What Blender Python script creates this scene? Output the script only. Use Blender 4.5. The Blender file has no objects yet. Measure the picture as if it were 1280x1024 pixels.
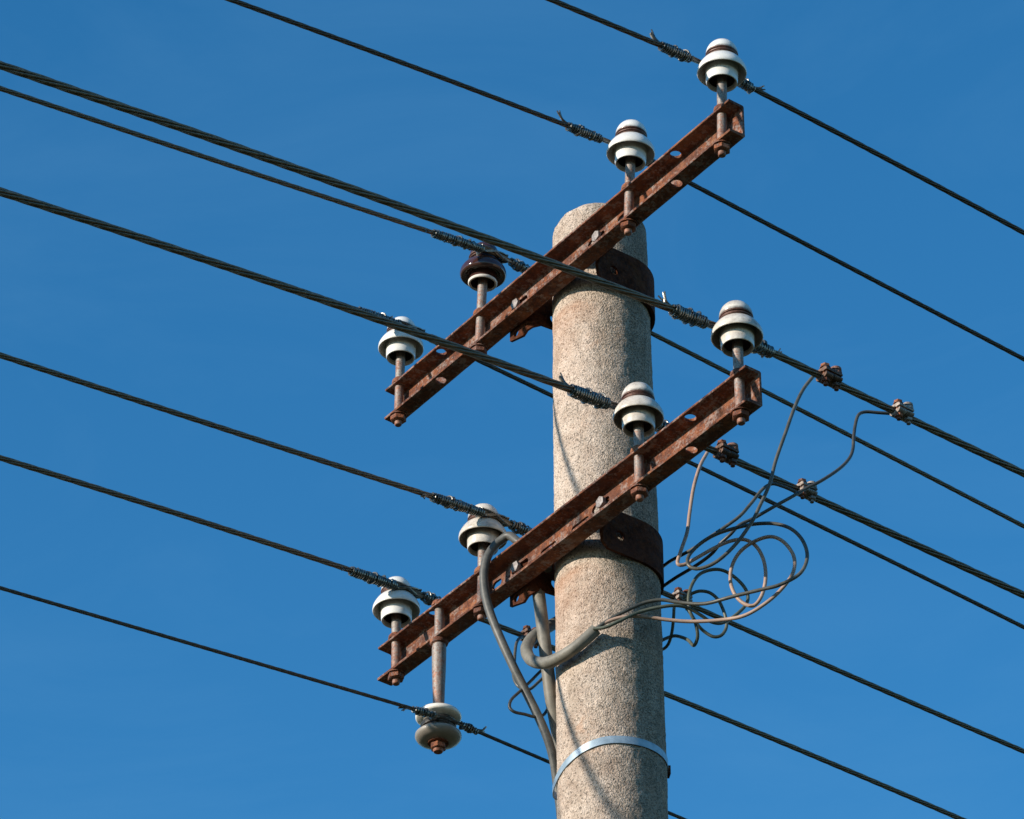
import bpy, bmesh, math, random
from math import sin, cos, pi, radians, sqrt, exp
from mathutils import Vector as V, Matrix, noise

random.seed(7)
scene = bpy.context.scene
COL = scene.collection

# ------------------------------------------------------------------ camera, light, sky, exposure
FPX = 4800.0                       # focal length in pixels of a 1280 px wide frame
PITCH = radians(36.0)
CAM = V((-0.187, -6.213, 1.6))
cam_data = bpy.data.cameras.new('camera')
cam_data.sensor_fit = 'HORIZONTAL'
cam_data.sensor_width = 36.0
cam_data.lens = 36.0 * FPX / 1280.0
cam_data.clip_start = 0.1
cam_data.clip_end = 20000
cam = bpy.data.objects.new('camera', cam_data)
cam.location = CAM
cam.rotation_euler = (pi / 2 + PITCH, 0, 0)
COL.objects.link(cam)
scene.camera = cam

SUN_EL = radians(17.0)
SUN_AZ = radians(241.8)            # measured from +Y towards +X
SUN_DIR = V((sin(SUN_AZ) * cos(SUN_EL), cos(SUN_AZ) * cos(SUN_EL), sin(SUN_EL)))
world = bpy.data.worlds.new('World')
scene.world = world
world.use_nodes = True
wn = world.node_tree.nodes
wl = world.node_tree.links
wn.clear()
sky = wn.new('ShaderNodeTexSky')
sky.sky_type = 'NISHITA'
sky.sun_disc = False
sky.sun_elevation = SUN_EL
sky.sun_rotation = SUN_AZ
sky.altitude = 0
sky.air_density = 1.0
sky.dust_density = 0.0
sky.ozone_density = 4.0
bg = wn.new('ShaderNodeBackground')
bg.inputs['Strength'].default_value = 0.15
hs = wn.new('ShaderNodeHueSaturation')
hs.inputs['Saturation'].default_value = 1.22
hs.inputs['Hue'].default_value = 0.4935
out = wn.new('ShaderNodeOutputWorld')
wl.new(sky.outputs[0], hs.inputs['Color'])
# very thin high cirrus, hardly lighter than the blue
wtc = wn.new('ShaderNodeTexCoord'); wnz = wn.new('ShaderNodeTexNoise'); wmp = wn.new('ShaderNodeMapping')
wmp.inputs['Scale'].default_value = (3.0, 3.0, 9.0); wmp.inputs['Rotation'].default_value = (0.2, 0.35, 0.3)
wnz.inputs['Scale'].default_value = 2.2; wnz.inputs['Detail'].default_value = 7; wnz.inputs['Roughness'].default_value = .6; wnz.inputs['Distortion'].default_value = .6
wrp = wn.new('ShaderNodeValToRGB'); wrp.color_ramp.elements[0].position = .48; wrp.color_ramp.elements[0].color = (0, 0, 0, 1); wrp.color_ramp.elements[1].position = .80; wrp.color_ramp.elements[1].color = (.055, .055, .055, 1)
wmx = wn.new('ShaderNodeMix'); wmx.data_type = 'RGBA'; wmx.inputs[7].default_value = (1.6, 3.2, 4.6, 1)
wl.new(wtc.outputs['Generated'], wmp.inputs[0]); wl.new(wmp.outputs[0], wnz.inputs['Vector']); wl.new(wnz.outputs['Fac'], wrp.inputs[0])
wl.new(wrp.outputs[0], wmx.inputs[0]); wl.new(hs.outputs[0], wmx.inputs[6])
wl.new(wmx.outputs[2], bg.inputs['Color'])
wl.new(bg.outputs[0], out.inputs['Surface'])

sun_data = bpy.data.lights.new('sun', 'SUN')
sun_data.energy = 5.0
sun_data.angle = radians(0.5)
sun_data.color = (1.0, 0.90, 0.78)
sun = bpy.data.objects.new('sun', sun_data)
sun.rotation_euler = (-SUN_DIR).to_track_quat('-Z', 'Y').to_euler()
sun.location = (-6, -4, 12)
COL.objects.link(sun)

scene.view_settings.view_transform = 'Standard'
scene.view_settings.look = 'None'
scene.view_settings.exposure = 0.46
scene.view_settings.gamma = 1.0

# ------------------------------------------------------------------ measuring helpers
_U = V((0, -sin(PITCH), cos(PITCH)))
_D = V((0, cos(PITCH), sin(PITCH)))
def ray(x, y):
    return _D + V((1, 0, 0)) * ((x - 640) / FPX) - _U * ((y - 512) / FPX)
def on_plane(x, y, n, c):
    """the point of the real plane n.p = c seen at that place of the survey photograph"""
    r = ray(x, y)
    return CAM + r * ((c - CAM.dot(n)) / r.dot(n))
def at_y(x, y, Y):
    return on_plane(x, y, V((0, 1, 0)), Y)

ALPHA = radians(54)
A = V((cos(ALPHA), -sin(ALPHA), 0))       # along the cross-arms
W = V((sin(ALPHA), cos(ALPHA), 0))        # along the line of the conductors
Z = V((0, 0, 1))
RP = 0.100                                 # pole radius at the top
WEB = -0.112                               # back of the channel web
LIP = -0.150
PINW = (WEB - 0.005 + LIP) / 2 - 0.0005
Z_ARM = {'up': 6.360, 'low': 5.712}
H_ARM = 0.080
TF = 0.0062                                # flange thickness

# ------------------------------------------------------------------ materials
class N:
    def __init__(s, name):
        s.m = bpy.data.materials.new(name)
        s.m.use_nodes = True
        s.t = s.m.node_tree
        s.t.nodes.clear()
        s.b = s.t.nodes.new('ShaderNodeBsdfPrincipled')
        s.o = s.t.nodes.new('ShaderNodeOutputMaterial')
        s.t.links.new(s.b.outputs[0], s.o.inputs[0])
        tc = s.t.nodes.new('ShaderNodeTexCoord')
        inf = s.t.nodes.new('ShaderNodeObjectInfo')
        sc = s.t.nodes.new('ShaderNodeVectorMath'); sc.operation = 'SCALE'
        cx = s.t.nodes.new('ShaderNodeCombineXYZ')
        for i in range(3): s.t.links.new(inf.outputs['Random'], cx.inputs[i])
        s.t.links.new(cx.outputs[0], sc.inputs[0]); sc.inputs['Scale'].default_value = 5.0
        ad = s.t.nodes.new('ShaderNodeVectorMath'); ad.operation = 'ADD'
        s.t.links.new(tc.outputs['Object'], ad.inputs[0]); s.t.links.new(sc.outputs[0], ad.inputs[1])
        s.co = ad.outputs[0]; s.raw = tc.outputs['Object']
    def link(s, a, b): s.t.links.new(a, b)
    def noise(s, scale, detail=3, rough=.55, vec=None, dist=0):
        n = s.t.nodes.new('ShaderNodeTexNoise')
        n.inputs['Scale'].default_value = scale; n.inputs['Detail'].default_value = detail
        n.inputs['Roughness'].default_value = rough; n.inputs['Distortion'].default_value = dist
        s.link(vec or s.co, n.inputs['Vector']); return n.outputs['Fac']
    def voro(s, scale, feature='F1', outp='Distance', vec=None):
        n = s.t.nodes.new('ShaderNodeTexVoronoi'); n.feature = feature
        n.inputs['Scale'].default_value = scale
        s.link(vec or s.co, n.inputs['Vector']); return n.outputs[outp]
    def ramp(s, fac, stops, interp='LINEAR'):
        r = s.t.nodes.new('ShaderNodeValToRGB'); r.color_ramp.interpolation = interp
        e = r.color_ramp.elements
        while len(e) < len(stops): e.new(0.5)
        for k, (p, c) in zip(e, stops):
            k.position = p
            k.color = (c, c, c, 1) if isinstance(c, (int, float)) else (*c, 1)
        s.link(fac, r.inputs[0]); return r.outputs[0]
    def mix(s, fac, a, b, mode='MIX'):
        m = s.t.nodes.new('ShaderNodeMix'); m.data_type = 'RGBA'; m.blend_type = mode
        for i, v in ((0, fac), (6, a), (7, b)):
            if isinstance(v, (int, float)): m.inputs[i].default_value = v
            elif isinstance(v, tuple): m.inputs[i].default_value = (*v, 1)
            else: s.link(v, m.inputs[i])
        return m.outputs[2]
    def math(s, op, a, b=0):
        m = s.t.nodes.new('ShaderNodeMath'); m.operation = op
        for i, v in ((0, a), (1, b)):
            if isinstance(v, (int, float)): m.inputs[i].default_value = v
            else: s.link(v, m.inputs[i])
        return m.outputs[0]
    def sep(s, axis, vec=None):
        n = s.t.nodes.new('ShaderNodeSeparateXYZ'); s.link(vec or s.raw, n.inputs[0]); return n.outputs[axis]
    def bump(s, h, strength, dist):
        b = s.t.nodes.new('ShaderNodeBump'); b.inputs['Strength'].default_value = strength
        b.inputs['Distance'].default_value = dist
        s.link(h, b.inputs['Height']); s.link(b.outputs[0], s.b.inputs['Normal'])
    def set(s, color=None, rough=None, metal=None, spec=None, coat=None):
        for k, v in (('Base Color', color), ('Roughness', rough), ('Metallic', metal), ('Specular IOR Level', spec), ('Coat Weight', coat)):
            if v is None: continue
            if isinstance(v, (int, float)): s.b.inputs[k].default_value = v
            elif isinstance(v, tuple): s.b.inputs[k].default_value = (*v, 1)
            else: s.link(v, s.b.inputs[k])
        return s.m

def mat_concrete():
    n = N('washed concrete')
    big = n.noise(5.5, 4, .6)
    mid = n.noise(28, 4, .65)
    col = n.ramp(n.math('ADD', n.math('MULTIPLY', big, .5), n.math('MULTIPLY', mid, .5)),
                 [(.36, (.32, .240, .182)), (.5, (.465, .375, .298)), (.64, (.56, .468, .385))])
    # grains of the aggregate, a few millimetres each
    g = n.t.nodes.new('ShaderNodeTexVoronoi'); g.feature = 'F1'; g.inputs['Scale'].default_value = 360
    n.link(n.co, g.inputs['Vector'])
    gc = n.sep(0, g.outputs['Color'])
    grain = n.ramp(gc, [(0, .20), (.12, .42), (.22, .86), (.62, 1.0), (.86, 1.10), (1, 1.36)])
    col = n.mix(.85, col, grain, 'MULTIPLY')
    # weathered side where the paste is gone: more dark grit
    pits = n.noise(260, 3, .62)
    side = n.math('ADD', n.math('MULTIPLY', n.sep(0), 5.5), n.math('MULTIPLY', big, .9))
    wear_shade = n.ramp(side, [(.30, 0), (.78, 1)])
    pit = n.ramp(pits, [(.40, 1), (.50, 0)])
    pitm = n.math('MULTIPLY', pit, n.math('ADD', n.math('MULTIPLY', wear_shade, .75), .18))
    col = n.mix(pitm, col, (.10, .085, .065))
    col = n.mix(n.math('MULTIPLY', wear_shade, .34), col, (.17, .15, .105))  # right side toned down: grime and painted shade together
    # rust run-off below the two arms, on the side of the clamps
    for z0 in (6.33, 5.69):
        d = n.math('SUBTRACT', z0, n.sep(2))
        band = n.ramp(n.math('MULTIPLY', d, 1.8), [(0, 0), (.03, .48), (.16, .22), (.5, 0)])
        st = n.noise(26, 3, .6, vec=None)
        lf = n.ramp(n.math('ADD', n.math('MULTIPLY', n.sep(0), -5), n.math('MULTIPLY', st, .8)), [(.40, 0), (.85, .9)])
        col = n.mix(n.math('MULTIPLY', band, lf), col, (.36, .15, .065))
    # vertical run-off streaks and soft mould clouds
    mp = n.t.nodes.new('ShaderNodeMapping'); mp.inputs['Scale'].default_value = (38, 38, 2.2); n.link(n.co, mp.inputs[0])
    stk = n.ramp(n.noise(1.0, 5, .6, vec=mp.outputs[0]), [(.50, 0), (.66, .42)])
    col = n.mix(n.math('MULTIPLY', stk, n.ramp(big, [(.42, .25), (.6, 1)])), col, (.17, .125, .08))
    cl = n.ramp(n.noise(13, 6, .7, dist=.6), [(.52, 0), (.68, .5)])
    col = n.mix(n.math('MULTIPLY', cl, n.math('ADD', n.math('MULTIPLY', wear_shade, .8), .25)), col, (.13, .12, .085))
    airh = n.ramp(n.voro(46), [(.055, 1), (.085, 0)])                       # air holes
    col = n.mix(n.math('MULTIPLY', airh, n.ramp(n.noise(11, 2), [(.5, 0), (.6, .8)])), col, (.07, .055, .04))
    bl = n.ramp(n.noise(7, 3, .6, vec=n.co), [(.57, 0), (.72, .5)])
    col = n.mix(n.math('MULTIPLY', bl, n.ramp(n.noise(60, 2), [(.45, 0), (.6, 1)])), col, (.45, .27, .17))
    # two hairline cracks with dirt in them
    n.set(col, .93, 0, .25)
    h = n.math('ADD', n.math('MULTIPLY', n.voro(330), -.40), n.math('MULTIPLY', n.math('ADD', n.math('MULTIPLY', pits, n.math('ADD', n.math('MULTIPLY', wear_shade, 1.2), .5)), mid), 1.0))
    n.bump(h, 1.0, .0038)
    return n.m

def mat_rust(name, bright=1.0, grey=.35):
    n = N(name)
    a = n.noise(22, 5, .65); b = n.noise(110, 4, .7); c = n.noise(420, 2, .6)
    v = n.math('ADD', n.math('MULTIPLY', a, .45), n.math('MULTIPLY', b, .55))
    k = bright
    col = n.ramp(v, [(.34, (.055 * k, .022 * k, .014 * k)), (.45, (.16 * k, .052 * k, .026 * k)), (.53, (.30 * k, .095 * k, .038 * k)), (.62, (.44 * k, .155 * k, .065 * k)), (.74, (.50 * k, .24 * k, .12 * k))])
    gm = n.ramp(n.math('ADD', n.math('MULTIPLY', n.noise(34, 4, .7), .6), n.math('MULTIPLY', n.noise(160, 3), .4)), [(.50, 0), (.57, 1)])
    col = n.mix(n.math('MULTIPLY', gm, grey), col, (.34, .29, .26))
    sc1 = n.ramp(n.noise(9, 5, .7, dist=.8), [(.48, 0), (.62, .75)])
    col = n.mix(sc1, col, n.mix(b, (.045, .019, .014), (.15, .055, .032)))
    sc2 = n.ramp(n.noise(15, 4, .65, dist=.4), [(.56, 0), (.66, .6)])
    col = n.mix(sc2, col, (.50 * k, .20 * k, .085 * k))
    col = n.mix(.5, col, n.ramp(c, [(.3, .6), (.7, 1.25)]), 'MULTIPLY')
    n.set(col, n.ramp(b, [(.3, .70), (.7, .95)]), 0.0, .35 if k > .5 else .06)
    n.bump(n.math('ADD', n.math('ADD', b, n.math('MULTIPLY', c, .6)), n.math('MULTIPLY', n.ramp(n.noise(70, 5, .7), [(.45, 0), (.52, 1)]), .35)), 1.0, .0022)
    return n.m

def mat_pin(off=0.0):
    n = N('galvanised steel gone rusty')
    v = n.math('ADD', n.math('MULTIPLY', n.noise(45, 5, .7), .5), n.math('MULTIPLY', n.noise(260, 3, .6), .5))
    rust = n.ramp(n.noise(160, 4, .6), [(.35, (.09, .032, .018)), (.6, (.29, .11, .055))])
    zinc = n.ramp(n.noise(300, 3), [(.3, (.16, .145, .13)), (.7, (.31, .275, .24))])
    z = n.sep(2)
    lo = n.ramp(n.math('ADD', n.math('MULTIPLY', z, 4.0), n.math('ADD', v, off + .10)), [(.42, 0), (.95, 1)])
    n.set(n.mix(n.math('MULTIPLY', lo, n.ramp(v, [(.40, .15), (.52, 1)])), rust, zinc), .6, n.math('MULTIPLY', lo, .35), .4)
    n.bump(n.noise(300, 3), .6, .0008)
    return n.m

def mat_porcelain(name, base, dirt, amount, rough=.12, groove=.8, under=.6, spool=False):
    n = N(name)
    d = n.ramp(n.noise(26, 5, .7), [(.52 - amount * .25, 0), (.80 - amount * .2, 1)])
    st = n.ramp(n.noise(130, 3, .6), [(.5, 0), (.68, 1)])
    m = n.math('MULTIPLY', n.math('ADD', n.math('MULTIPLY', d, .75), n.math('MULTIPLY', st, .25)), min(1, amount * 1.3))
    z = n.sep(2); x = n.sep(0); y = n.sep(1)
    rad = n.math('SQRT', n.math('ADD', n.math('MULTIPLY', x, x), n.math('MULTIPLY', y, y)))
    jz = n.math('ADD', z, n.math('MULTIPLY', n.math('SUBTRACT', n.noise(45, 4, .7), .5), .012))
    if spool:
        k = n.ramp(n.math('ADD', n.math('MULTIPLY', jz, 20.0), .5), [(.02, .80), (.22, .62), (.50, .95), (.70, .7), (.84, .05)])  # shade of the lower flange painted in by height, groove darkest
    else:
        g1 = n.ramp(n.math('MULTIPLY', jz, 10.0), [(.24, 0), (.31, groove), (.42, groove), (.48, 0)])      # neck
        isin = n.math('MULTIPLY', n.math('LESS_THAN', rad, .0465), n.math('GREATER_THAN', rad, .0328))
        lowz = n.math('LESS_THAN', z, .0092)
        g2 = n.math('MULTIPLY', n.math('MULTIPLY', isin, lowz), under)                                     # shed underside: shade painted in, along with unwashed grime
        skirt = n.math('MULTIPLY', n.math('LESS_THAN', rad, .034), n.ramp(n.math('ADD', n.math('MULTIPLY', jz, 20.0), .6), [(.10, .0), (.42, .05), (.62, under * .8), (.8, 0)]))  # painted shade at the top of the skirt, below the shed
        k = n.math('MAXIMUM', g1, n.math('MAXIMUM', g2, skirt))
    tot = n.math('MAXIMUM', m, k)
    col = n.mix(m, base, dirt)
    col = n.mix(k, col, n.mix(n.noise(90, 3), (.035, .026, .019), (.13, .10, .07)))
    n.set(col, n.ramp(tot, [(0, rough), (1, .6)]), 0, .5, .25)
    n.bump(n.noise(40, 2), .15, .002)
    return n.m

def mat_simple(name, c0, c1, scale, rough, metal=0, bump=.4, spec=.5):
    n = N(name)
    f = n.noise(scale, 4, .65)
    n.set(n.ramp(f, [(.3, c0), (.7, c1)]), rough, metal, spec)
    n.bump(n.noise(scale * 4, 2), bump, .0008)
    return n.m

M = dict(
    concrete=mat_concrete(),
    rust=mat_rust('rusted steel channel', .60, .50),
    rust_dark=mat_rust('dark rusted strap steel', .27, .05),
    rust_nut=mat_rust('rusted nut', .75, .3),
    pin=mat_pin(), rod=mat_pin(.68),
    zinc=mat_simple('galvanised steel', (.33, .34, .35), (.55, .56, .57), 90, .45, .4),
    bolt=mat_simple('weathered bolt', (.14, .105, .09), (.33, .31, .30), 200, .6, .2),
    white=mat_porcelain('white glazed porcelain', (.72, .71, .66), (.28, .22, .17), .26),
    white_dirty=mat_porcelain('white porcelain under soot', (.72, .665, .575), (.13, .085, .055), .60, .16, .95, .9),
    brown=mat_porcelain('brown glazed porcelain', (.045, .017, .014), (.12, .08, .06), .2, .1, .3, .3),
    biscuit=mat_simple('unglazed porcelain', (.50, .46, .40), (.72, .68, .60), 90, .7),
    strand=mat_simple('weathered copper strand', (.10, .085, .060), (.22, .175, .12), 120, .42, .45, .3),
    strand_dark=mat_simple('dark aged copper strand', (.060, .052, .042), (.13, .105, .078), 120, .45, .45, .3),
    binding=mat_simple('binding wire', (.09, .09, .08), (.26, .25, .22), 260, .30, .75, .2),
    copper=mat_simple('brown binding copper', (.055, .028, .020), (.15, .065, .042), 220, .5, .3),
    sheath=mat_simple('grey cable sheath', (.115, .108, .088), (.20, .185, .15), 60, .55, 0, .2, .35),
    sheath_dark=mat_simple('weathered grey cable sheath', (.050, .052, .046), (.11, .105, .09), 60, .5, 0, .2, .4),
    core=mat_simple('grey insulated wire', (.045, .048, .040), (.105, .10, .085), 50, .42, 0, .2, .4),
    core_green=mat_simple('dull green insulated wire', (.050, .060, .045), (.105, .115, .085), 50, .45, 0, .2, .4),
    core_light=mat_simple('pale insulated wire', (.27, .18, .135), (.40, .275, .205), 50, .5, 0, .2, .35),
    core_dark=mat_simple('black insulated wire', (.030, .032, .030), (.07, .068, .06), 50, .42, 0, .2, .4),
    clampm=mat_simple('oxidised clamp metal', (.035, .022, .016), (.19, .10, .06), 140, .55, .35, .8),
    clamp_pale=mat_simple('pale oxidised clamp metal', (.09, .06, .045), (.40, .34, .29), 110, .55, .35, .8),
    band=mat_simple('bright galvanised strap', (.22, .29, .33), (.36, .44, .49), 60, .42, .35, .1),
    copper_dark=mat_simple('dark binding wire', (.030, .028, .026), (.11, .10, .09), 220, .35, .6),
    socket=mat_simple('dark packing with painted shade', (.015, .012, .010), (.05, .04, .03), 200, .9),  # packing coloured near black to stand for the unlit hollow
    soot_shade=mat_porcelain('stained porcelain with painted shade', (.80, .75, .65), (.26, .17, .11), .25, .15, spool=True),  # carries the painted shade of the spool besides its stains
    ground=None,
)

# ------------------------------------------------------------------ mesh helpers
class MB:
    def __init__(s): s.v = []; s.f = []
    def add(s, vs, fs):
        o = len(s.v); s.v += [tuple(p) for p in vs]; s.f += [tuple(i + o for i in f) for f in fs]
    def tube(s, pts, r, n=10, cap=True, twist=0.0):
        pts = [V(p) for p in pts]; m = len(pts)
        rr = r if isinstance(r, (list, tuple)) else [r] * m
        t0 = (pts[1] - pts[0]).normalized()
        ref = Z if abs(t0.z) < .9 else V((1, 0, 0))
        u = t0.cross(ref).normalized()
        vs = []
        for i, p in enumerate(pts):
            t = (pts[min(i + 1, m - 1)] - pts[max(i - 1, 0)])
            if t.length < 1e-9: t = t0.copy()
            t.normalize()
            u = (u - t * u.dot(t)).normalized(); w = t.cross(u)
            for k in range(n):
                a = 2 * pi * k / n
                vs.append(p + (u * cos(a) + w * sin(a)) * rr[i])
        fs = []
        for i in range(m - 1):
            for k in range(n):
                k2 = (k + 1) % n
                fs.append((i * n + k, i * n + k2, (i + 1) * n + k2, (i + 1) * n + k))
        if cap:
            fs.append(tuple(range(n - 1, -1, -1))); fs.append(tuple((m - 1) * n + k for k in range(n)))
        s.add(vs, fs)
    def lathe(s, prof, n=48, o=V((0, 0, 0)), rot=None, wob=0):
        vs = []; fs = []
        for (r, z) in prof:
            for k in range(n):
                a = 2 * pi * k / n
                p = V((max(r, 1e-5) * cos(a), max(r, 1e-5) * sin(a), z))
                if rot: p = rot @ p
                vs.append(p + o)
        m = len(prof)
        for i in range(m - 1):
            for k in range(n):
                k2 = (k + 1) % n
                fs.append((i * n + k, (i + 1) * n + k, (i + 1) * n + k2, i * n + k2))
        s.add(vs, fs)
    def prism(s, nside, r, z0, z1, o=V((0, 0, 0)), rot=None, ch=.0012, phase=0.0):
        prof = [(0, z0), (r - ch * 1.6, z0), (r, z0 + ch), (r, z1 - ch), (r - ch * 1.6, z1), (0, z1)]
        vs = []; fs = []
        for (q, z) in prof[1:-1]:
            for k in range(nside):
                a = 2 * pi * k / nside + phase
                p = V((q * cos(a), q * sin(a), z))
                if rot: p = rot @ p
                vs.append(p + o)
        for i in range(3):
            for k in range(nside):
                k2 = (k + 1) % nside
                fs.append((i * nside + k, i * nside + k2, (i + 1) * nside + k2, (i + 1) * nside + k))
        fs.append(tuple(range(nside - 1, -1, -1))); fs.append(tuple(3 * nside + k for k in range(nside)))
        s.add(vs, fs)
    def box(s, lo, hi, rot=None, o=V((0, 0, 0)), ch=.0):
        vs = []
        for x in (lo[0], hi[0]):
            for y in (lo[1], hi[1]):
                for z in (lo[2], hi[2]):
                    p = V((x, y, z))
                    if rot: p = rot @ p
                    vs.append(p + o)
        s.add(vs, [(0, 1, 3, 2), (4, 6, 7, 5), (0, 4, 5, 1), (2, 3, 7, 6), (0, 2, 6, 4), (1, 5, 7, 3)])
    def mesh(s, name, mat, sharp=38):
        me = bpy.data.meshes.new(name); me.from_pydata(s.v, [], s.f); me.update()
        bm = bmesh.new(); bm.from_mesh(me); bmesh.ops.recalc_face_normals(bm, faces=bm.faces); bm.to_mesh(me); bm.free()
        me.polygons.foreach_set('use_smooth', [True] * len(me.polygons))
        me.set_sharp_from_angle(angle=radians(sharp))
        me.materials.append(mat); return me
    def build(s, name, mat, parent=None, sharp=38, label=None):
        return obj(name, s.mesh(name, mat, sharp), parent, label)

def obj(name, me, parent=None, label=None):
    o = bpy.data.objects.new(name, me); COL.objects.link(o); o.parent = parent
    if label: o['label'] = label
    return o
def empty(name, loc, rot=None):
    o = bpy.data.objects.new(name, None); o.empty_display_size = .05; COL.objects.link(o)
    o.matrix_world = Matrix.Translation(loc) @ (rot.to_4x4() if rot else Matrix())
    return o
def tag(o, label, cat, group=None, kind=None):
    if label: o['label'] = label
    if cat: o['category'] = cat
    if group: o['group'] = group
    if kind: o['kind'] = kind
    return o

def catmull(pts, per=8):
    pts = [V(p) for p in pts]
    P = [pts[0] * 2 - pts[1]] + pts + [pts[-1] * 2 - pts[-2]]
    res = []
    for i in range(1, len(P) - 2):
        a, b, c, d = P[i - 1:i + 3]
        for k in range(per):
            t = k / per
            res.append(.5 * ((2 * b) + (c - a) * t + (2 * a - 5 * b + 4 * c - d) * t * t + (3 * b - a - 3 * c + d) * t ** 3))
    res.append(pts[-1]); return res

FR = Matrix((A, W, Z)).transposed()       # local x along the arm, y along the line, z up

# ------------------------------------------------------------------ ground and pole
n = N('grassy ground')
n.set(n.ramp(n.noise(1.5, 6, .7), [(.35, (.022, .032, .012)), (.6, (.040, .050, .022)), (.75, (.06, .055, .035))]), .95, 0, .2)
n.bump(n.noise(20, 4), .6, .03)
g = MB(); S = 3000; K = 24
for i in range(K):
    for j in range(K):
        f = lambda t: (t / K * 2 - 1) ** 3 * S
        g.add([(f(i), f(j), 0), (f(i + 1), f(j), 0), (f(i + 1), f(j + 1), 0), (f(i), f(j + 1), 0)], [(0, 1, 2, 3)])
tag(g.build('ground', n.m), None, None, kind='structure')

ZTOP = 6.582
def pole():
    nseg = 220; vs = []; fs = []
    rows = [(-.3, None)] + [(z * 1.0, None) for z in (0, 1, 2, 3, 4, 4.6)]
    z = 4.9
    while z < ZTOP - .026: rows.append((z, None)); z += .0055
    for k in range(9):                      # rounded, chipped shoulder
        a = k / 8 * pi / 2
        rows.append((ZTOP - .026 + .026 * sin(a), .026 * (1 - cos(a))))
    rows.append((ZTOP + .001, .06)); rows.append((ZTOP + .001, .0950))
    for (z, inset) in rows:
        dz = max(0, ZTOP - z); r0 = .0958 + .0058 * (1 - exp(-dz / .35)) + dz * .0010 - (inset or 0)
        for k in range(nseg):
            a = 2 * pi * k / nseg
            p = V((cos(a), sin(a), 0)) * r0
            q = V((p.x, p.y, z))
            d = noise.noise(q * 9) * .0012 + noise.noise(q * 60) * .0009 + noise.noise(q * 170) * .0008
            if inset is not None and inset < .09:
                c = noise.noise(q * 22 + V((3, 1, 5)))
                d += -.010 * max(0, c - .12) - noise.noise(q * 70) * .0016
            zz = z - (.004 * max(0, noise.noise(q * 25)) if inset else 0)
            vs.append((p.x + cos(a) * d - .0050 * max(0, z - 5.3), p.y + sin(a) * d, zz))
    m = len(rows)
    for i in range(m - 1):
        for k in range(nseg):
            k2 = (k + 1) % nseg
            fs.append((i * nseg + k, i * nseg + k2, (i + 1) * nseg + k2, (i + 1) * nseg + k))
    fs.append(tuple((m - 1) * nseg + k for k in range(nseg)))
    b = MB(); b.add(vs, fs)
    return tag(b.build('utility_pole', M['concrete'], sharp=75), 'round rough concrete utility pole carrying both rusty crossarms', 'utility pole')
pole()

# ------------------------------------------------------------------ cross-arms
def channel_mesh(x0, x1, extra_round, slots, cuts=()):
    """C channel along local x; web back at y=0, flanges reach to y=-0.038; z 0..H"""
    b = .038; h = H_ARM; tw = .005; r = .004
    prof = []
    def arc(cx, cz, r, a0, a1, k=4):
        for i in range(k + 1):
            a = radians(a0 + (a1 - a0) * i / k); prof.append((cx + r * cos(a), cz + r * sin(a)))
    arc(-r, r, r, 0, -90)                       # outer bottom corner
    arc(-b + .002, .0015, .0015, -90, -180, 2)
    arc(-b + .002, TF - .0022, .002, 180, 90, 2)
    arc(-tw - r, TF + .001 + r, r, -90, 0, 3)      # inner fillet
    arc(-tw - r, h - TF - .001 - r, r, 0, 90, 3)
    arc(-b + .002, h - TF + .0022, .002, -90, -180, 2)
    arc(-b + .002, h - .0015, .0015, 180, 90, 2)
    arc(-r, h - r, r, 90, 0)
    k = len(prof); nx = 60; vs = []; fs = []
    for i in range(nx + 1):
        x = x0 + (x1 - x0) * i / nx
        for (y, z) in prof:
            q = V((x * 14, y * 30, z * 30))
            j = .0005 * noise.noise(q)
            vs.append((x + (.0012 * noise.noise(V((y * 90, z * 90, 0))) if i in (0, nx) else 0), y + j, z + .0004 * noise.noise(q + V((9, 9, 9)))))
    for i in range(nx):
        for q in range(k):
            q2 = (q + 1) % k
            fs.append((i * k + q, (i + 1) * k + q, (i + 1) * k + q2, i * k + q2))
    fs.append(tuple(range(k))); fs.append(tuple(nx * k + q for q in range(k - 1, -1, -1)))
    m = MB(); m.add(vs, fs)
    base = obj('tmp', m.mesh('channel', M['rust'], 30))
    c = MB()
    for x in extra_round: c.prism(20, .0115, -.02, h + .02, o=V((x, -.021, 0)), ch=.0001)
    RX = Matrix.Rotation(-pi / 2, 3, 'X')
    for (xa, xb, zc, rr) in slots:              # slots through the web
        ring = []
        for i in range(9): a = radians(90 + 180 * i / 8); ring.append((xa + rr * cos(a), zc + rr * sin(a)))
        for i in range(9): a = radians(-90 + 180 * i / 8); ring.append((xb + rr * cos(a), zc + rr * sin(a)))
        kk = len(ring)
        c.add([(p[0], -.02, p[1]) for p in ring] + [(p[0], .02, p[1]) for p in ring],
              [tuple(range(kk)), tuple(range(2 * kk - 1, kk - 1, -1))] + [(i, kk + i, kk + (i + 1) % kk, (i + 1) % kk) for i in range(kk)])
    cut = obj('tmpcut', c.mesh('cut', M['rust']))
    md = base.modifiers.new('b', 'BOOLEAN'); md.object = cut; md.operation = 'DIFFERENCE'; md.solver = 'EXACT'
    dg = bpy.context.evaluated_depsgraph_get(); dg.update()
    me = bpy.data.meshes.new_from_object(base.evaluated_get(dg)); me.name = 'channel'
    bpy.data.objects.remove(base); bpy.data.objects.remove(cut)
    me.polygons.foreach_set('use_smooth', [True] * len(me.polygons)); me.set_sharp_from_angle(angle=radians(30))
    return me

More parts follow.
